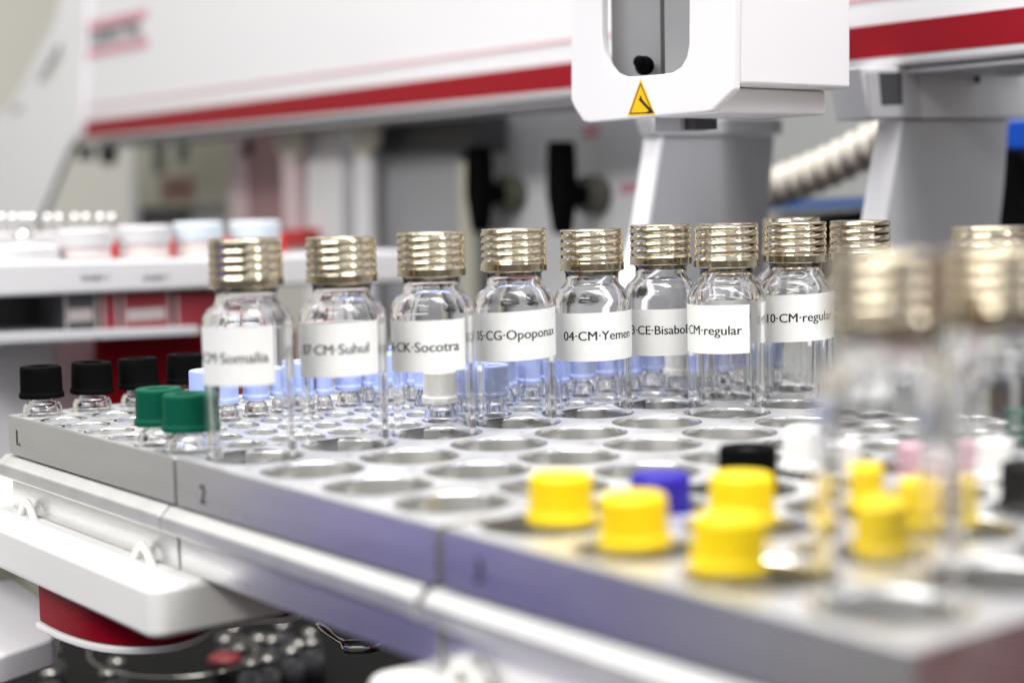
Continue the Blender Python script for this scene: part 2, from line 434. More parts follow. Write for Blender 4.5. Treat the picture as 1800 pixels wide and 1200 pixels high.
HX = lambda i, j: W+10.47+28.3*j+.566*i
HY = lambda i: 16.33+27.92*i
vials = [
 # i, j, cfg(a0,a1,z0,z1,text,(start,end),baseline,tilt), label
 (0, 0, (-100, 33, 18.6, 33.0, '08·CM·Somalia', (-99, 25), 24.2, .015), 'leftmost large glass vial, label reading Somalia'),
 (1, 0, (-100, 50, 18.8, 32.6, '07·CM·Suhul', (-66, 34), 24.6, .03), 'large glass vial with the label reading Suhul, second from the left'),
 (2, 0, (-110, 48, 17.4, 31.1, '06·CK·Socotra', (-84, 37), 22.8, .02), 'large glass vial with the label reading Socotra'),
 (3, 0, (-120, 105, 18.0, 31.6, '05·CG·Opoponax', (-70, 71), 24.0, .045), 'large glass vial with the label reading Opoponax'),
 (4, 0, (-92, 110, 16.8, 30.6, '04·CM·Yemen', (-47, 68), 22.8, .02), 'large glass vial with the label reading Yemen'),
 (5, 0, (-110, 100, 15.6, 29.4, '03·CE·Bisabol', (-62, 41), 22.0, .01), 'large glass vial with the label reading Bisabol'),
 (5, 1, (-100, 34, 18.2, 32.0, '02·CM·regular', (-96, 22), 23.6, .01), 'large glass vial with the short label reading regular, in front of the Bisabol vial'),
 (6, 1, (-110, 110, 19.4, 33.2, '10·CM·regular', (-50, 66), 25.2, .04), 'large glass vial whose label starts with 10 and reads regular'),
 (6, 0, (-60, 120, 20.0, 33.6, '09·CM·Ogaden', (-25, 80), 25.6, .02), 'large glass vial almost hidden behind the short-labelled regular vial'),
 (7, 0, (-90, 100, 19.4, 33.0, '12·CM·regular', (-50, 64), 25.2, 0), 'large glass vial hidden behind the vial numbered 10, only its cap rim showing'),
 (7, 1, (-110, 100, 19.4, 33.2, '11·CM·regular', (-70, 40), 25.2, .02), 'last labelled glass vial of the row, right of the vial numbered 10'),
]
for n_, (i, j, cfg, lab) in enumerate(vials):
    ox = {(5, 0): -.5, (5, 1): -1.2, (6, 1): -.6, (4, 0): .5, (1, 0): -.4}.get((i, j), 0)
    big_vial(HX(i, j)+ox-.566*i*0+0, HY(i), lab, cfg, dz={(0, 0): .3, (3, 0): .6, (4, 0): -.4, (5, 0): .2, (2, 0): .4, (6, 1): .3, (7, 0): .9}.get((i, j), 0), seed=n_+3)
H3X = lambda i, j: 2*W+10.47+28.3*j+.566*i
big_vial(H3X(0, 3)+1.0, HY(0)+.6, 'very blurred unlabelled glass vial at the front corner of the nearest tray', seed=31)
big_vial(H3X(1, 3)+.6, HY(1), 'very blurred unlabelled glass vial cut off by the right edge', seed=32)
big_vial(H3X(5, 0)+1.6, HY(5), 'unlabelled glass vial with sharper gold cap seen behind the right-edge vial', seed=33)

ORD = 'first second third fourth fifth sixth seventh eighth ninth tenth eleventh twelfth thirteenth fourteenth fifteenth sixteenth'.split()
# ------------------------------------------------------------------ small vials
so = [(0, -21), (5.4, -21), (6.0, -20.4), (6.0, -2), (6.0, 1.6), (5.75, 2.8), (5.0, 3.6), (4.0, 4.1), (3.7, 4.8), (3.7, 5.4), (4.2, 5.7), (4.2, 13.4)]
si = [(2.9, 13.4), (2.9, 5.2), (3.2, 4.0), (4.2, 2.9), (4.9, 1.8), (5.1, .6), (5.1, -2), (5.1, -19), (4.2, -20), (0, -20)]
capp = [(4.4, 5.3), (6.7, 5.3), (6.75, 5.9), (6.75, 6.5), (6.45, 6.9), (6.3, 7.4), (6.2, 14.2), (6.05, 14.7), (5.7, 14.9), (3.5, 14.9), (3.2, 14.7), (3.1, 13.9), (0, 13.9)]
def small_proto(colour, name, label, cat='vial', group=None, loc=(0, 0, 0), flat=False, knurl=True):
    root = thing(name, label, cat, (0, 0, 0), group)
    obj('vial_body', Lt(so+si, 40), 'glass', root, smooth=True)
    p = capp if not flat else [(4.4, 5.3), (6.7, 5.3), (6.8, 5.9), (6.75, 6.9), (6.4, 7.3), (6.25, 7.8), (6.15, 13.9), (5.9, 14.5), (5.3, 14.8), (0, 14.9)]
    q = []
    for a, b in zip(p, p[1:]):     # keep the corners crisp under smooth shading
        va = Vector(a); vb = Vector(b); L_ = (vb-va).length; k = min(.08, L_*.2)/max(L_, 1e-6)
        q += [a, tuple(va.lerp(vb, k)), tuple(va.lerp(vb, 1-k))]
    q.append(p[-1])
    fn = (lambda t, z: .09*sin(t*36) if 7.6 < z < 14.0 else 0) if knurl else None
    c = obj('cap', Lt(q, 144, fn=fn), colour, root, smooth=True)
    if not flat: obj('septum', Lt([(0, 13.85), (3.05, 13.85), (3.05, 14.1), (0, 14.1)], 24), 'septum' if colour != 'black' else 'dark', None).parent = c
    root.location = Vector(loc)*S
    return root
T1 = lambda j, k: (8.2+16.46*j, 8.07+16.14*k, 0)
g = 'small vials with black caps along the far edge'
blk = small_proto('black', 'sample_vial', 'small black capped vial at the outer left corner of the trays', group=g, loc=T1(0, 0))
for k, lb in ((1, 'small black capped vial, second from the left on the far edge of tray 1'), (2, 'small black capped vial behind the two green capped ones'),
              (3, 'small black capped vial half hidden beside the Somalia vial')):
    p = T1(0, k); o = dup(blk, p, lb); o.rotation_euler = (radians(random.uniform(-2, 2)), radians(random.uniform(-2.5, 2.5)), random.random()*6)
grn = small_proto('green', 'sample_vial', 'small green capped vial, the farther of the two green ones', group='small vials with green caps', loc=T1(5, 0))
dup(grn, T1(6, 0), 'small green capped vial partly seen through the Somalia vial, the nearer green one', 1.0)
g = 'small vials with pale blue caps'
blue_spots = [(3, k) for k in (2, 3, 4, 5, 6, 7, 8, 9, 10)]+[(4, k) for k in (6, 7, 8, 9, 10, 11)]+[(5, k) for k in (6, 7, 8, 9, 10, 11, 12)]+[(6, 6), (6, 12), (6, 13), (5, 13), (4, 12)]+[(2, k) for k in (6, 7, 8, 9)]
bp_ = None
for j, k in blue_spots:
    lb = 'light blue capped vial, %s column from the left, %s hole from the front edge' % (ORD[j], ORD[k])
    if bp_ is None: bp_ = o = small_proto('blue', 'sample_vial', lb, group=g, loc=T1(j, k))
    else: o = dup(bp_, T1(j, k), lb)
    o.rotation_euler = (radians(random.uniform(-1.2, 1.2)), radians(random.uniform(-1.2, 1.2)), random.random()*6)
wh = small_proto('white', 'sample_vial', 'small white capped vial seen below the Socotra label', group='small vials with white caps', loc=T1(6, 5), flat=True, knurl=False)
dup(wh, T1(6, 11), 'small white capped vial seen below the Bisabol label')
# vials standing loosely in the big holes of the nearest tray
g = 'yellow capped vials in the nearest tray'
yel = None
for x, y, dz, lb in (
    (H3X(0, 0)+4.0, HY(0)+2.5, -4.9, 'yellow capped vial, leftmost of the yellow ones'),
    (H3X(0, 1)+.5, HY(0)-.3, -5.2, 'yellow capped vial, second from the left, at the tray front edge'),
    (H3X(0, 2)-3.2, HY(0)-1.6, -5.4, 'biggest looking yellow capped vial, nearest at the front edge in the middle'),
    (H3X(1, 1)-.4, HY(1)-.3, -4.9, 'yellow capped vial right behind the biggest looking yellow one'),
    (H3X(1, 2)+4.0, HY(1)+.8, -5.0, 'front yellow capped vial seen through the blurred corner vial'),
    (H3X(2, 1)+.6, HY(2)+1.5, -5.0, 'rear yellow capped vial behind the left side of the blurred corner vial'),
    (H3X(2, 2)-3.8, HY(2)-1, -5.2, 'yellow capped vial between the two blurred foreground vials')):
    if yel is None: yel = o = small_proto('yellow', 'sample_vial', lb, group=g, loc=(x, y, dz), flat=True)
    else: o = dup(yel, (x, y, dz), lb)
    o.rotation_euler = (radians(random.uniform(-3, 3)), radians(random.uniform(-3, 3)), 0)
small_proto('violet', 'sample_vial', 'dark blue capped vial behind the leftmost yellow ones', loc=(H3X(1, 0)+3.0, HY(1)+1.8, -8.2), flat=True, knurl=False)
small_proto('black', 'sample_vial', 'black capped vial in the nearest tray, left of the white capped one', loc=(H3X(2, 0)+2.6, HY(2)-.6, -5.4))
small_proto('white', 'sample_vial', 'white capped vial in the nearest tray beside the black capped one', loc=(H3X(3, 0)-5, HY(3)-.4, -5.0), flat=True)
small_proto('white', 'sample_vial', 'white capped vial in the nearest tray seen between the right-hand blurred vials', loc=(H3X(4, 1)-1.5, HY(4)-5, -5.0), flat=True)
small_proto('redcap', 'sample_vial', 'pinkish red capped vial seen faintly between the blurred foreground vials', loc=(H3X(4, 0)+3.3, HY(4)+4.4, -8.6), flat=True)
small_proto('black', 'sample_vial', 'black capped vial cut by the right edge of the picture', loc=(H3X(3, 2)-1.5, HY(3)-2.5, -5.2))
small_proto('green', 'sample_vial', 'green capped vial at the right edge, seen through the blurred glass', loc=(H3X(6, 0)-3.5, HY(6), -5.0))

# ------------------------------------------------------------------ gantry beam
YB = 300
root = thing('gantry_beam', 'long white horizontal beam with a red stripe across the top', 'beam', (-150, 340, 108))
zb = 108.2
obj('housing', prism([(-640, YB, zb+1), (-650, YB, zb+4), (-668, YB, 215), (-600, YB, 262), (420, YB, 262), (420, YB, zb)], (0, 46, 0)), 'case', root, bevel=2.5)
obj('bottom_lip', B(-636, 420, YB+4, YB+40, zb-2.6, zb-.3), 'case_grey', root, bevel=1)
obj('red_stripe', B(-633, 420, YB-.45, YB+.2, 112.3, 124.3), 'redstripe', root)
obj('thin_stripe', B(-633, 420, YB-.4, YB+.2, 133.4, 134.7), 'pink', root)
lg = bmesh.new(); box(lg, -625, -523, YB-.5, YB, 187.5, 193.5); box(lg, -625, -523, YB-.5, YB, 168.5, 174.5)
le = obj('logo_bars', lg, 'pink', root)
obj('logo_text', mapped(text_bm('GERSTEL', 15, .9, 1.5), lambda c: Vector((-618+c.x, YB-.6, 176.8+c.y))), 'logogrey', le)

# left end frame of the beam
root = thing('side_frame', 'slanted white frame with a triangular opening holding the left end of the beam', 'frame', (-700, 300, 50))
XF = -640
bm = bmesh.new()
out = poly([(128, -40), (108, -10), (96, 40), (20, 185), (-60, 250), (-60, 520), (0, 440), (66, 392), (120, 262), (140, 235), (152, -40)], 1, 296)
inn = poly([(107, 72), (62, 146), (84, 150), (108, 106)], 1, 296)
vo = [bm.verts.new(p) for p in out]; vi = [bm.verts.new(p) for p in inn]
eo = [bm.edges.new((vo[k], vo[(k+1) % len(vo)])) for k in range(len(vo))]+[bm.edges.new((vi[k], vi[(k+1) % len(vi)])) for k in range(len(vi))]
bmesh.ops.triangle_fill(bm, use_beauty=True, edges=eo)
r_ = bmesh.ops.extrude_face_region(bm, geom=bm.faces[:])
for v in [q for q in r_['geom'] if isinstance(q, bmesh.types.BMVert)]: v.co.y += 5
obj('frame_plate', bm, 'case', root)
obj('frame_text', mapped(text_bm('MPS', 7, 0, 1.9), lambda c: at(20, 200, 1, 295.4)+Vector((c.x, 0, c.y))), 'greyink', root)

# knobs below the beam
root = thing('clamp_screws', 'two dark clamp screws under the left end of the beam', 'screws', at(170, 262, 1, 310))
for u, v, r, h in ((150, 262, 6, 9), (190, 260, 7, 13)):
    c = at(u, v, 1, 320); obj('screw', Lt([(0, c.z-h), (r, c.z-h+2), (r, c.z), (r+3, c.z+1), (r+3, zb-.5), (0, zb-.5)], 24, c.x, c.y), 'olivedark', root)

# ------------------------------------------------------------------ head
YH = 165.6; XR = 149.6
root = thing('autosampler_head', 'white boxy instrument head with a rounded slot and a yellow warning triangle', 'instrument head', (112, 190, 88))
bm = bmesh.new()
out = poly([(1003, -120), (1003, 176), (1009, 190), (1024, 213), (1034, 216), (1240, 197), (1252, 194), (1283, 164), (1289, 158), (1291, -120)], 1, YH)
win = [(1056, -90), (1057, 60), (1059, 88), (1066, 112), (1078, 128), (1094, 135), (1110, 135), (1160, 131), (1180, 128), (1196, 118), (1206, 100), (1210, 78), (1211, -90)]
inn = poly(win, 1, YH)
vo = [bm.verts.new(p) for p in out]; vi = [bm.verts.new(p) for p in inn]
eo = [bm.edges.new((vo[k], vo[(k+1) % len(vo)])) for k in range(len(vo))]+[bm.edges.new((vi[k], vi[(k+1) % len(vi)])) for k in range(len(vi))]
bmesh.ops.triangle_fill(bm, use_beauty=True, edges=eo)
r_ = bmesh.ops.extrude_face_region(bm, geom=bm.faces[:])
for v in [q for q in r_['geom'] if isinstance(q, bmesh.types.BMVert)]: v.co.y += 3.2
obj('front_panel', bm, 'case', root, bevel=.8, seg=4)
zz = at(1400, 160, 0, XR).z
obj('side_cover', B(134, XR-.4, YH+3.3, 218, 95.2, 175), 'case', root, bevel=1.2)
obj('lower_cover', B(112, 141, YH+3.4, 216, 87.4, 95.0), 'case', root, bevel=1)
c0 = at(1082, 60, 1, 178).x; c1 = at(1230, 60, 1, 178).x
obj('inner_carriage', B(c0, 133.8, 176, 214, 95.6, 175), 'inner', root, bevel=.4)
s0_ = at(1160, 60, 1, 174).x; s1_ = at(1183, 60, 1, 174).x
obj('inner_rail', B(s1_+.1, 133.5, 170.2, 175.9, 96.5, 174), 'inner', root, bevel=.3)
obj('slide_slot', B(s0_, s1_, 174.2, 175.9, 96.5, 174), 'dark', root)
kb = at(1133, 116, 1, 171)
ko = obj('knob', Lt([(3.1*sin(pi*k/16), -3.1*cos(pi*k/16)) for k in range(17)], 32), 'black', None, smooth=True)
ko.parent = root; ko.location = kb*S-root.location
st = obj('knob_screw', Lt([(2.0*sin(pi*k/12), -2.0*cos(pi*k/12)) for k in range(13)], 24), 'black', None, smooth=True)
st.parent = ko; st.location = (at(1124, 109, 1, 168)-kb)*S
# warning triangle, flat sticker on the front panel
tri = poly([(1126, 139), (1103, 204), (1152, 202)], 1, YH-.1)
sg = obj('warning_sign', prism(tri, (0, .08, 0)), 'amber', root)
cx_ = sum((p for p in tri), Vector())/3
def loopband(P, s_out, s_in):
    bm = bmesh.new(); a = [bm.verts.new(cx_+(p-cx_)*s_out+Vector((0, -.08, 0))) for p in P]; b = [bm.verts.new(cx_+(p-cx_)*s_in+Vector((0, -.08, 0))) for p in P]
    for k in range(3): bm.faces.new((a[k], a[(k+1) % 3], b[(k+1) % 3], b[k]))
    return bm
obj('warning_border', loopband(tri, .86, .76), 'ink', sg)
bm = bmesh.new()
for pl in ([(1122, 175), (1126, 172), (1146, 194), (1142, 197)], [(1124, 169), (1127, 169), (1129, 178), (1126, 178)], [(1134, 198), (1147, 193), (1149, 198), (1140, 200)]):
    bm.faces.new([bm.verts.new(p) for p in poly(pl, 1, YH-.2)])
obj('warning_symbol', bm, 'ink', sg)
obj('needle_guide', prism(poly([(1150, 205), (1150, 232), (1196, 230), (1196, 203)], 1, 190), (0, 12, 0)), 'case_grey', root, bevel=.5)
obj('guide_shaft', prism(poly([(1196, 200), (1196, 229), (1222, 227), (1222, 200)], 1, 192), (0, 10, 0)), 'dark', root)

# ------------------------------------------------------------------ legs under the beam
def xprism(pxs, X, dx): return prism(poly(pxs, 0, X), (dx, 0, 0))
root = thing('support_column', 'tapered grey support column under the instrument head, with a bright slanted front edge', 'column', at(1250, 430, 0, 10), 'tapered grey columns under the beam')
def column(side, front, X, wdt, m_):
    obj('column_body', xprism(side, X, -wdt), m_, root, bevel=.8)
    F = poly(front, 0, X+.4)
    obj('lit_front_face', prism(F+[p+Vector((0, -1.6, 0)) for p in F[::-1]], (-wdt-.8, 0, 0)), 'case', root)  # white face paints in the brightness of light on the column front
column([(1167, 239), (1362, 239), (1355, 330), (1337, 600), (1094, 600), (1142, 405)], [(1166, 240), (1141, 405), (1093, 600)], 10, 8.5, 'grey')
obj('cap_plate', xprism([(1142, 206), (1376, 210), (1376, 236), (1152, 238)], 11, -9), 'leggrey', root, bevel=.6)
root = thing('support_column', 'tapered grey support column at the right, below the red striped beam end', 'column', at(1650, 430, 0, 100), 'tapered grey columns under the beam')
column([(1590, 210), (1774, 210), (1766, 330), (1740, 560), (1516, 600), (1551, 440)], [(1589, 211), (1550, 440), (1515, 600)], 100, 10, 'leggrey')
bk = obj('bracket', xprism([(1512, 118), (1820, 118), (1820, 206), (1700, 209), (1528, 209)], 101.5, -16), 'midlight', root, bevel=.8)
obj('bracket_window', xprism([(1545, 128), (1586, 128), (1588, 184), (1550, 186)], 101.7, -.1), 'dark', bk)
obj('bracket_end', xprism([(1524, 128), (1544, 128), (1549, 187), (1589, 185), (1587, 128), (1616, 128), (1620, 206), (1531, 206)], 102.2, -.6), 'case_grey', bk)
cb_ = [at(1630, 119, 0, 104), at(1660, 124, 0, 104), at(1720, 128, 0, 104), at(1800, 130, 0, 104)]
obj('cable', tube(cb_, .8, 8), 'dark', bk)
obj('cable_clip', prism(poly([(1716, 128), (1722, 128), (1723, 146), (1717, 146)], 0, 104), (-1, 0, 0)), 'black', bk)

# ------------------------------------------------------------------ panel with levers
root = thing('valve_panel', 'grey upright panel carrying two black levers behind the vials', 'panel', at(990, 500, 1, 370))
obj('panel_plate', prism(poly([(828, 178), (1180, 150), (1180, 600), (828, 600)], 1, 372), (0, 18, 0)), 'midlight', root, bevel=.8)
for pl in ([(1025, 222), (1052, 219), (1052, 240), (1025, 243)], [(1090, 324), (1124, 320), (1124, 336), (1090, 341)]):
    obj('panel_mark', prism(poly(pl, 1, 371.6), (0, .3, 0)), 'pink', root)
for n_, (u, v, uu, vv, us, top, bot) in enumerate(((857, 340, 906, 340, 862, 256, 408), (1004, 335, 1052, 342, 1006, 246, 412))):
    lv = thing('lever', 'black lever knob on the grey panel, %s of the two' % ('left' if n_ == 0 else 'right'), 'lever', at(u, v, 1, 354), 'black levers on the grey panel')
    pa = at(uu, vv, 1, 371)
    # the lever proper stands in front of the hub
    obj('hub', tube([Vector((pa.x, 371.4, pa.z)), Vector((pa.x, 362, pa.z)), Vector((pa.x, 361.9, pa.z)), Vector((pa.x, 360, pa.z))], 9, 28, lambda k: (10, 10, 8, 8)[k]), 'olivedark', lv, smooth=False)
    obj('shaft', tube([Vector((pa.x, 361, pa.z)), Vector((pa.x, 350, pa.z))], 5.5, 20), 'black', lv)
    hw = 8.0
    P = [at(u, top, 1, 346).z, at(u, bot, 1, 346).z]
    prof = [Vector((pa.x-hw*.9, 342, P[0])), Vector((pa.x+hw*.9, 342, P[0]-.5)), Vector((pa.x+hw*1.05, 342, pa.z)), Vector((pa.x+hw*.5, 342, P[1])), Vector((pa.x-hw*.5, 342, P[1])), Vector((pa.x-hw*1.05, 342, pa.z))]
    obj('handle', prism(prof, (0, 9, 0)), 'black', lv, bevel=2.2, seg=4)

# grey unit left of the panel
root = thing('grey_module', 'dark topped grey module behind the Socotra vial with a pale upright strip', 'instrument', at(735, 500, 1, 350))
obj('module_body', prism(poly([(655, 268), (806, 262), (812, 600), (655, 600)], 1, 350), (0, 18, 0)), 'grey', root, bevel=.8)
obj('module_top', prism(poly([(655, 205), (836, 200), (836, 268), (655, 270)], 1, 346), (0, 22, 0)), 'dark', root, bevel=.8)
obj('pale_strip', prism(poly([(804, 285), (828, 282), (832, 600), (808, 600)], 1, 344), (0, 5, 0)), 'olive', root)
def post(label, pxs, Y, dy, m, holder=None, base=None):
    root = thing('upright_post', label, 'post', at(*pxs[-1], 1, Y), 'pale upright posts behind the vials')
    obj('post_body', prism(poly(pxs, 1, Y), (0, dy, 0)), m, root, bevel=.8)
    if holder: obj('holder', prism(poly(holder, 1, Y-3), (0, 6, 0)), 'hose', root, bevel=1.5)
    if base: obj('base', prism(poly(base, 1, Y-5), (0, 12, 0)), 'red', root, bevel=1)
post('broad white upright post behind the Suhul vial', [(538, 215), (598, 212), (604, 620), (538, 620)], 340, 16, 'case')
post('slim white post with a beige holder at its top', [(622, 262), (647, 262), (652, 620), (624, 620)], 335, 6, 'case', [(614, 212), (660, 208), (658, 252), (646, 272), (624, 272), (614, 252)])
post('slim pinkish post with beige holder and red foot', [(494, 280), (520, 280), (524, 405), (498, 405)], 335, 6, 'pinkpost', [(476, 225), (530, 220), (528, 262), (516, 286), (498, 286), (482, 262)], [(494, 404), (538, 402), (536, 432), (490, 434)])
root = thing('grey_backing', 'dark grey backing panel between the white posts', 'panel', at(620, 500, 1, 372))
obj('backing_plate', prism(poly([(596, 205), (664, 203), (664, 620), (596, 620)], 1, 372), (0, 5, 0)), 'midlight', root)
root = thing('mauve_panel', 'dusky mauve panel with a dark screw behind the red foot', 'panel', at(460, 400, 1, 372))
obj('panel_plate', prism(poly([(412, 228), (540, 215), (540, 440), (412, 440)], 1, 376), (0, 10, 0)), 'mauve', root)
obj('panel_edge', prism(poly([(400, 236), (422, 232), (432, 440), (404, 440)], 1, 372), (0, 4, 0)), 'pinkpost', root)
c = at(436, 258, 1, 375); obj('screw', tube([Vector((c.x, 372, c.z)), Vector((c.x, 376, c.z))], 4, 16), 'blackmatte', root)

# olive box
root = thing('control_box', 'olive grey box with a faded red label hanging under the beam', 'box', at(320, 390, 1, 392))
cb2 = obj('box_body', prism(poly([(232, 245), (412, 228), (412, 362), (238, 368)], 1, 392), (0, 60, 0)), 'olive', root, bevel=2)
bm = bmesh.new()
for pl in ([(268, 246), (290, 244), (290, 304), (270, 306)], [(310, 246), (330, 244), (330, 284), (312, 286)]):
    bm.faces.new([bm.verts.new(p) for p in poly(pl, 1, 391.6)])
obj('slots', bm, 'olivedark', root)
bm = bmesh.new(); bm.faces.new([bm.verts.new(p) for p in poly([(282, 312), (342, 306), (342, 350), (282, 354)], 1, 391.5)])
lb_ = obj('box_label', bm, mat('faded_red_sticker', (.36, .20, .17), .5), root)
p0 = at(288, 340, 1, 391.2); obj('label_text', mapped(text_bm('GERSTEL', 9, .1, 1.35), lambda c: p0+Vector((c.x, 0, c.y))), 'maroon', lb_)
obj('dark_base', prism(poly([(240, 366), (330, 362), (318, 402), (242, 404)], 1, 400), (0, 40, 0)), 'dark', root)
obj('pale_base', prism(poly([(322, 362), (408, 358), (408, 440), (300, 440)], 1, 404), (0, 40, 0)), 'case_grey', root)
obj('pale_side', prism(poly([(224, 238), (236, 240), (242, 420), (226, 420)], 1, 396), (0, 30, 0)), 'case', root)

# ------------------------------------------------------------------ left shelf with jars
XS = -160
root = thing('wash_station_shelf', 'long white shelf with faint markings running behind the left vials', 'shelf', at(200, 500, 0, XS))
obj('shelf_board', xprism([(-120, 466), (0, 462), (360, 455), (740, 440), (740, 494), (360, 507), (0, 522), (-120, 526)], XS, -46), 'softwhite', root, bevel=1.5)
zt = at(200, 455, 0, XS).z
for u in (168, 277):
    p0 = at(u-26, 494, 0, XS+.3); obj('shelf_text', mapped(text_bm('WASH 1', 3.6, .05), lambda c: p0+Vector((0, c.x, c.y))), 'logogrey', root)
obj('lower_board', xprism([(-80, 590), (350, 573), (350, 588), (-80, 608)], XS, -40), 'case_grey', root, bevel=.5)
jars = [((205, 300), 396, 'softwhite', 'wide jar with a milky white lid, left of the bluish lidded ones'),
        ((305, 391), 390, 'paleblue', 'wide jar with a pale bluish lid, middle of the three on the shelf'),
        ((405, 491), 388, 'paleblue', 'wide jar with a pale bluish lid, right end of the shelf, behind the Somalia vial'),
        ((100, 198), 402, 'softwhite', 'wide jar with a white lid, left end of the jars on the shelf')]
M['paleblue'] = mat('pale_bluish_lid', (.62, .68, .74), .4)
for (ua, ub), top, m_, lb in jars:
    a = at(ua, 430, 0, XS-18); b = at(ub, 430, 0, XS-18)
    r = (b.y-a.y)/2*.93; cy = (a.y+b.y)/2; zt_ = at((ua+ub)/2, top, 0, XS-18).z; zl = at((ua+ub)/2, top+32, 0, XS-18).z
    zsh = at((ua+ub)/2, 454, 0, XS-18).z
    root = thing('wash_jar', lb, 'jar', (XS-18, cy, zsh), 'wide jars on the white shelf')
    lid = obj('lid', Lt([(0, zl), (r, zl), (r, zt_-1), (r-.8, zt_), (0, zt_)], 40, XS-18, cy), m_, root, bevel=.5)
    obj('glass_body', Lt([(0, zsh), (r*.92, zsh), (r*.92, zl-.1), (0, zl-.1)], 40, XS-18, cy), 'milky', root, smooth=False)
# red rack behind the jars and red boxes under the shelf
root = thing('red_rack', 'red rack strip standing behind the jars on the shelf', 'rack', at(350, 450, 0, XS-40))
bm = bmesh.new(); a = at(195, 470, 0, XS-40); b = at(500, 440, 0, XS-40); zr = at(300, 418, 0, XS-40).z
box(bm, XS-44, XS-38, a.y, b.y, a.z-12, zr); obj('rack_panel', bm, 'red', root, bevel=.6)
for n_, (ua, ub, col, lb) in enumerate(((110, 172, 'dark', 'grey box under the shelf with a white label, left of the red ones'), (176, 208, 'palered', 'narrow dark red box under the shelf'), (212, 300, 'palered', 'wide dark red box with a white label under the shelf'), (306, 392, 'palered', 'dark red box under the shelf next to the Somalia vial'))):
    a = at(ua, 510, 0, XS-6); b = at(ub, 510, 0, XS-6); z0_ = at((ua+ub)/2, 580, 0, XS-6).z; z1_ = at((ua+ub)/2, 512, 0, XS-6).z
    root = thing('reagent_box', lb, 'box', (XS-20, (a.y+b.y)/2, z0_), 'boxes under the shelf')
    obj('box_body', B(XS-36, XS-6, a.y, b.y, z0_, z1_), col, root, bevel=.5)
    for y_, w_ in ((a.y+.6, .9), (b.y-1.6, .9)):
        obj('box_edge', B(XS-5.9, XS-5.6, y_, y_+w_, z0_+.2, z1_-.2), 'tagdim', root)
    if n_ in (0, 2):
        la = at(ua+10, 530, 0, XS-5.7); lb2 = at(ub-10, 530, 0, XS-5.7); zl0 = at(ua+20, 565, 0, XS-5.7).z; zl1 = at(ua+20, 543, 0, XS-5.7).z
        obj('box_label', B(XS-5.9, XS-5.7, la.y, lb2.y, zl0, zl1), 'tagdim', root)
root = thing('red_cabinet', 'big dark red panel behind the black capped vials', 'panel', at(270, 690, 0, XS-30))
obj('panel_plate', xprism([(178, 592), (520, 580), (520, 760), (178, 760)], XS-30, -8), 'darkred', root)
root = thing('pale_cabinet', 'pale grey white cabinet at the left edge behind tray 1', 'cabinet', at(40, 800, 0, XS-50))
obj('cabinet_body', xprism([(-80, 606), (92, 594), (92, 880), (-80, 900)], XS-50, -30), 'case', root)
obj('pink_side', xprism([(92, 594), (182, 590), (182, 880), (92, 880)], XS-54, -8), 'pinkpost', root)
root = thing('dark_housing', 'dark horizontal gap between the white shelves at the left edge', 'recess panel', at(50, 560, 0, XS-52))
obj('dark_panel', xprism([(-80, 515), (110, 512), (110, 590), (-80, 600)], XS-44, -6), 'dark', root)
root = thing('round_tub', 'round white lidded tub with a steel pin at the left edge of the shelf', 'tub', at(40, 470, 0, XS-20))
c = at(20, 466, 0, XS-24); z1_ = at(30, 432, 0, XS-24).z; z0_ = at(30, 470, 0, XS-24).z
obj('tub_body', Lt([(0, z0_), (20, z0_), (20, z1_-1), (18, z1_), (0, z1_+.6)], 48, XS-24, c.y), 'softwhite', root, smooth=False)
p0 = at(40, 400, 0, XS-24)
obj('pin', Lt([(0, z1_+.7), (4.2, z1_+.7), (4.0, z1_+5), (2.2, p0.z-1), (0, p0.z)], 24, p0.x, p0.y), 'steel', root, smooth=True)
root = thing('white_block', 'long white block behind the shelf jars under the row of pins', 'block', at(100, 430, 0, XS-70))
obj('block_body', xprism([(-60, 412), (215, 407), (215, 470), (-60, 474)], XS-70, -20), 'softwhite', root, bevel=1)
pin0 = None
for n_, u in enumerate((2, 22, 40, 56, 84, 103, 131, 151, 176, 196)):
    c = at(u, 384, 0, XS-78)
    if pin0 is None:
        bmp = Lt([(0, -9), (.9, -9), (.9, -2.6)]+[(2.5*cos(t_), 2.5*sin(t_)) for t_ in [(-70+10*q_)*pi/180 for q_ in range(16)]]+[(0, 2.5)], 24)
        pin0 = o = obj('pin_head', bmp, 'steel', None, smooth=True)
    else: o = pin0.copy(); scn.collection.objects.link(o)
    o.location = c*S
    tag(o, '%s shiny round pin head from the left on the white block' % ORD[n_], 'pin', 'row of shiny pins')

# ------------------------------------------------------------------ right background
root = thing('corrugated_hose', 'beige corrugated hose rising between the two grey legs', 'hose', at(1360, 330, 1, 440))
A_ = at(1335, 338, 1, 440); B_ = at(1580, 228, 1, 440)
P = [A_.lerp(B_, k/130)+Vector((0, 0, -3*sin(pi*k/130))) for k in range(131)]
o = obj('hose_body', tube(P, 9, 24, lambda k: 8.6+2.0*sin(k*2*pi/13)), 'hose', root, smooth=True)
root = thing('blue_strip', 'blue strip lying behind the legs above the gold caps', 'strip', at(1440, 365, 1, 500))
obj('strip_body', prism(poly([(1345, 354), (1525, 347), (1530, 362), (1345, 370)], 1, 500), (0, 10, 0)), 'bluestrip', root)
root = thing('grey_shelf', 'pale grey shelf edge under the blue strip', 'shelf', at(1440, 400, 1, 510))
obj('shelf_board', prism(poly([(1325, 376), (1525, 366), (1525, 460), (1325, 460)], 1, 512), (0, 14, 0)), 'olive', root)
root = thing('black_wedge', 'black wedge shaped cover between the two legs', 'cover', at(1490, 420, 1, 495))
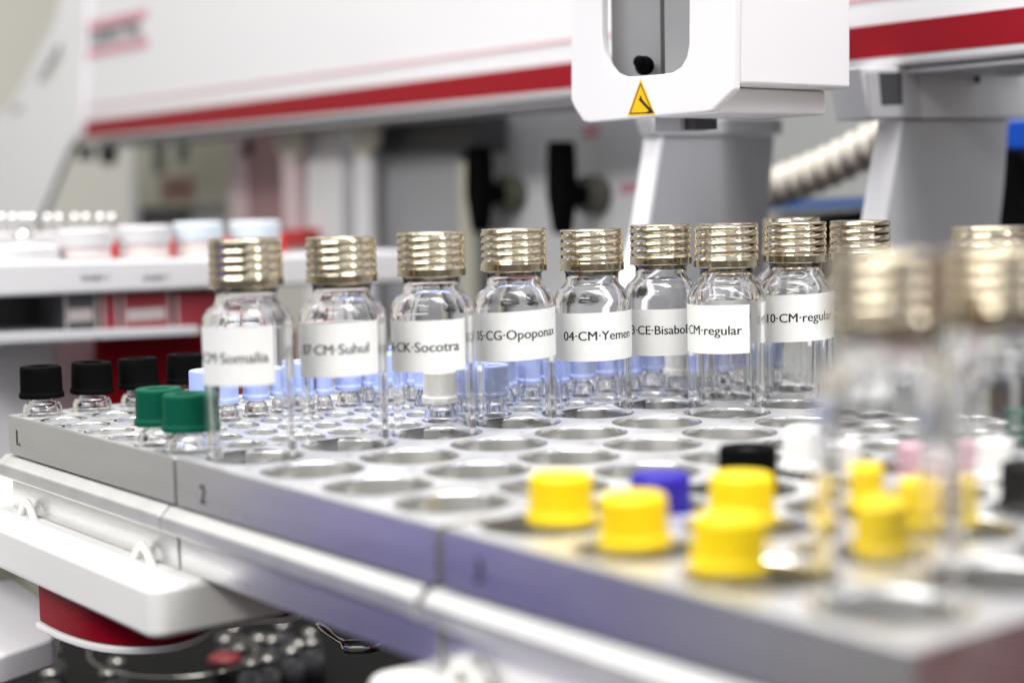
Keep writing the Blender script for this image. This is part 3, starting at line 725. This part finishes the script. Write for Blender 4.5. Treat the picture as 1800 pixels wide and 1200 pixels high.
obj('cover_body', prism(poly([(1400, 402), (1450, 380), (1530, 364), (1640, 360), (1640, 520), (1420, 520)], 1, 495), (0, 12, 0)), 'blackmatte', root)
root = thing('black_unit', 'black unit at the right edge behind the right leg', 'unit', at(1790, 430, 1, 480))
obj('unit_body', prism(poly([(1700, 290), (1775, 258), (1800, 285), (1960, 300), (1960, 760), (1700, 760)], 1, 480), (0, 30, 0)), 'blackmatte', root, bevel=1)
root = thing('blue_box', 'bright blue box at the right edge beside the leg bracket', 'box', at(1790, 260, 1, 470))
obj('box_body', prism(poly([(1760, 212), (1900, 205), (1900, 262), (1760, 262)], 1, 470), (0, 20, 0)), mat('vivid_blue', (.0, .09, .62), .4), root, bevel=1)

# ------------------------------------------------------------------ below the bar
root = thing('white_cabinet', 'pale white cabinet block at the lower left edge', 'cabinet', at(0, 1150, 2, -72))
pl = poly([(-150, 960), (0, 1000), (60, 1040), (105, 1080), (95, 1120), (0, 1152), (-150, 1180)], 2, -66)
obj('cabinet_body', prism(pl, (0, 0, -9)), 'case', root, bevel=1.5)
root = thing('grey_backdrop', 'grey green plate seen in the gap below the white bar', 'plate', at(30, 1000, 0, -60))
obj('plate_body', xprism([(-80, 900), (75, 960), (75, 1100), (-80, 1100)], -60, -5), 'olive', root)
root = thing('dark_rack', 'dark lower rack with small glass vials under the white bar', 'rack', (0, 260, -190))
obj('rack_block', B(-420, 420, 30, 560, -190, -150), 'blackmatte', root, bevel=1)
obj('rack_top', B(-415, 415, 34, 555, -149.8, -144), 'blackmatte', root, bevel=.6)
gv = None
pin_px = [(478, 1130), (455, 1128), (497, 1105), (512, 1150), (545, 1118), (548, 1135), (410, 1110), (420, 1145), (88, 1190), (190, 1190), (205, 1170), (92, 1150), (440, 1172), (470, 1165), (525, 1138), (395, 1130)]
for n_, (u, v) in enumerate(pin_px):
    c = at(u, v, 2, -128)
    if gv is None:
        gv = thing('rack_vial', 'x', 'vial', (0, 0, 0), 'small vials in the dark lower rack')
        obj('vial_body', Lt([(0, -16), (5.4, -16), (5.4, -4.5), (3.4, -2), (3.4, -.3), (0, -.3)], 24), 'smoked', gv, smooth=True)
        obj('cap', Lt([(0, -.2), (3.6, -.2), (3.8, 2.0), (3.0, 3.2), (0, 3.9)], 24), 'dimsteel', gv, smooth=True)
        o = gv; o.location = c*S
    else: o = dup(gv, c, 'x')
    o['label'] = '%s glinting small vial from the left in the dark lower rack' % ORD[sorted(p[0] for p in pin_px).index(u)]
tag(obj('yellow_stopper', Lt([(0, 0), (4, 0), (4, 3.2), (3.4, 4), (0, 4.2)], 24), 'yellow', loc=at(502, 1084, 2, -100)), 'tiny yellow stopper under the holder rail near the bottom', 'stopper')
tag(obj('red_stopper', Lt([(0, 0), (7, 0), (7, 1.4), (6, 2.2), (0, 2.4)], 24), 'maroon', loc=at(395, 1160, 2, -130)), 'small dull red stopper right of the red foot in the dark', 'stopper')
cps = [at(560, 1098, 2, -62), at(585, 1118, 2, -62), at(612, 1136, 2, -62), at(645, 1136, 2, -62), at(668, 1130, 2, -62)]
tag(obj('metal_spoon', tube([a.lerp(b, q/4) for a, b in zip(cps, cps[1:]) for q in range(4)], 1.2, 12, lambda k: (1.0+.25*sin(k)) if k < 8 else 2.0), 'steel', smooth=True), 'curved shiny metal strip just below the holder rail', 'metal strip')
root = thing('chrome_ring', 'thin chrome ring under the red foot', 'ring', (60, 30, -84))
bm = bmesh.new()
c = at(250, 1168, 2, -120); rr = 40
obj('ring_band', tube([Vector((c.x+rr*cos(t)-10, c.y+18+rr*.8*sin(t), -120)) for t in [k*2*pi/60 for k in range(61)]], .6, 10), 'dimsteel', root, smooth=True)

# ------------------------------------------------------------------ unseen blocks added beside the set-up to tint reflections in the metal
root = thing('violet_reflection_block', 'unseen violet block added in front of the trays to tint their metal', 'reflection block', (50, -120, -230))
obj('violet_block_body', B(-20, 105, -190, -95, -199.9, -38), 'lilac', root, bevel=1.5)
obj('violet_block_top', B(-18, 103, -188, -97, -37.9, -37.2), 'lilac', root)
root = thing('maroon_reflection_block', 'unseen maroon block added beside the nearest tray to redden its end face', 'bin', (470, 180, -230))
obj('maroon_block_body', B(425, 500, 60, 330, -199.9, -8), 'maroon', root, bevel=3)
obj('maroon_block_rim', B(421, 504, 56, 334, -7.6, -3), 'maroon', root, bevel=1)
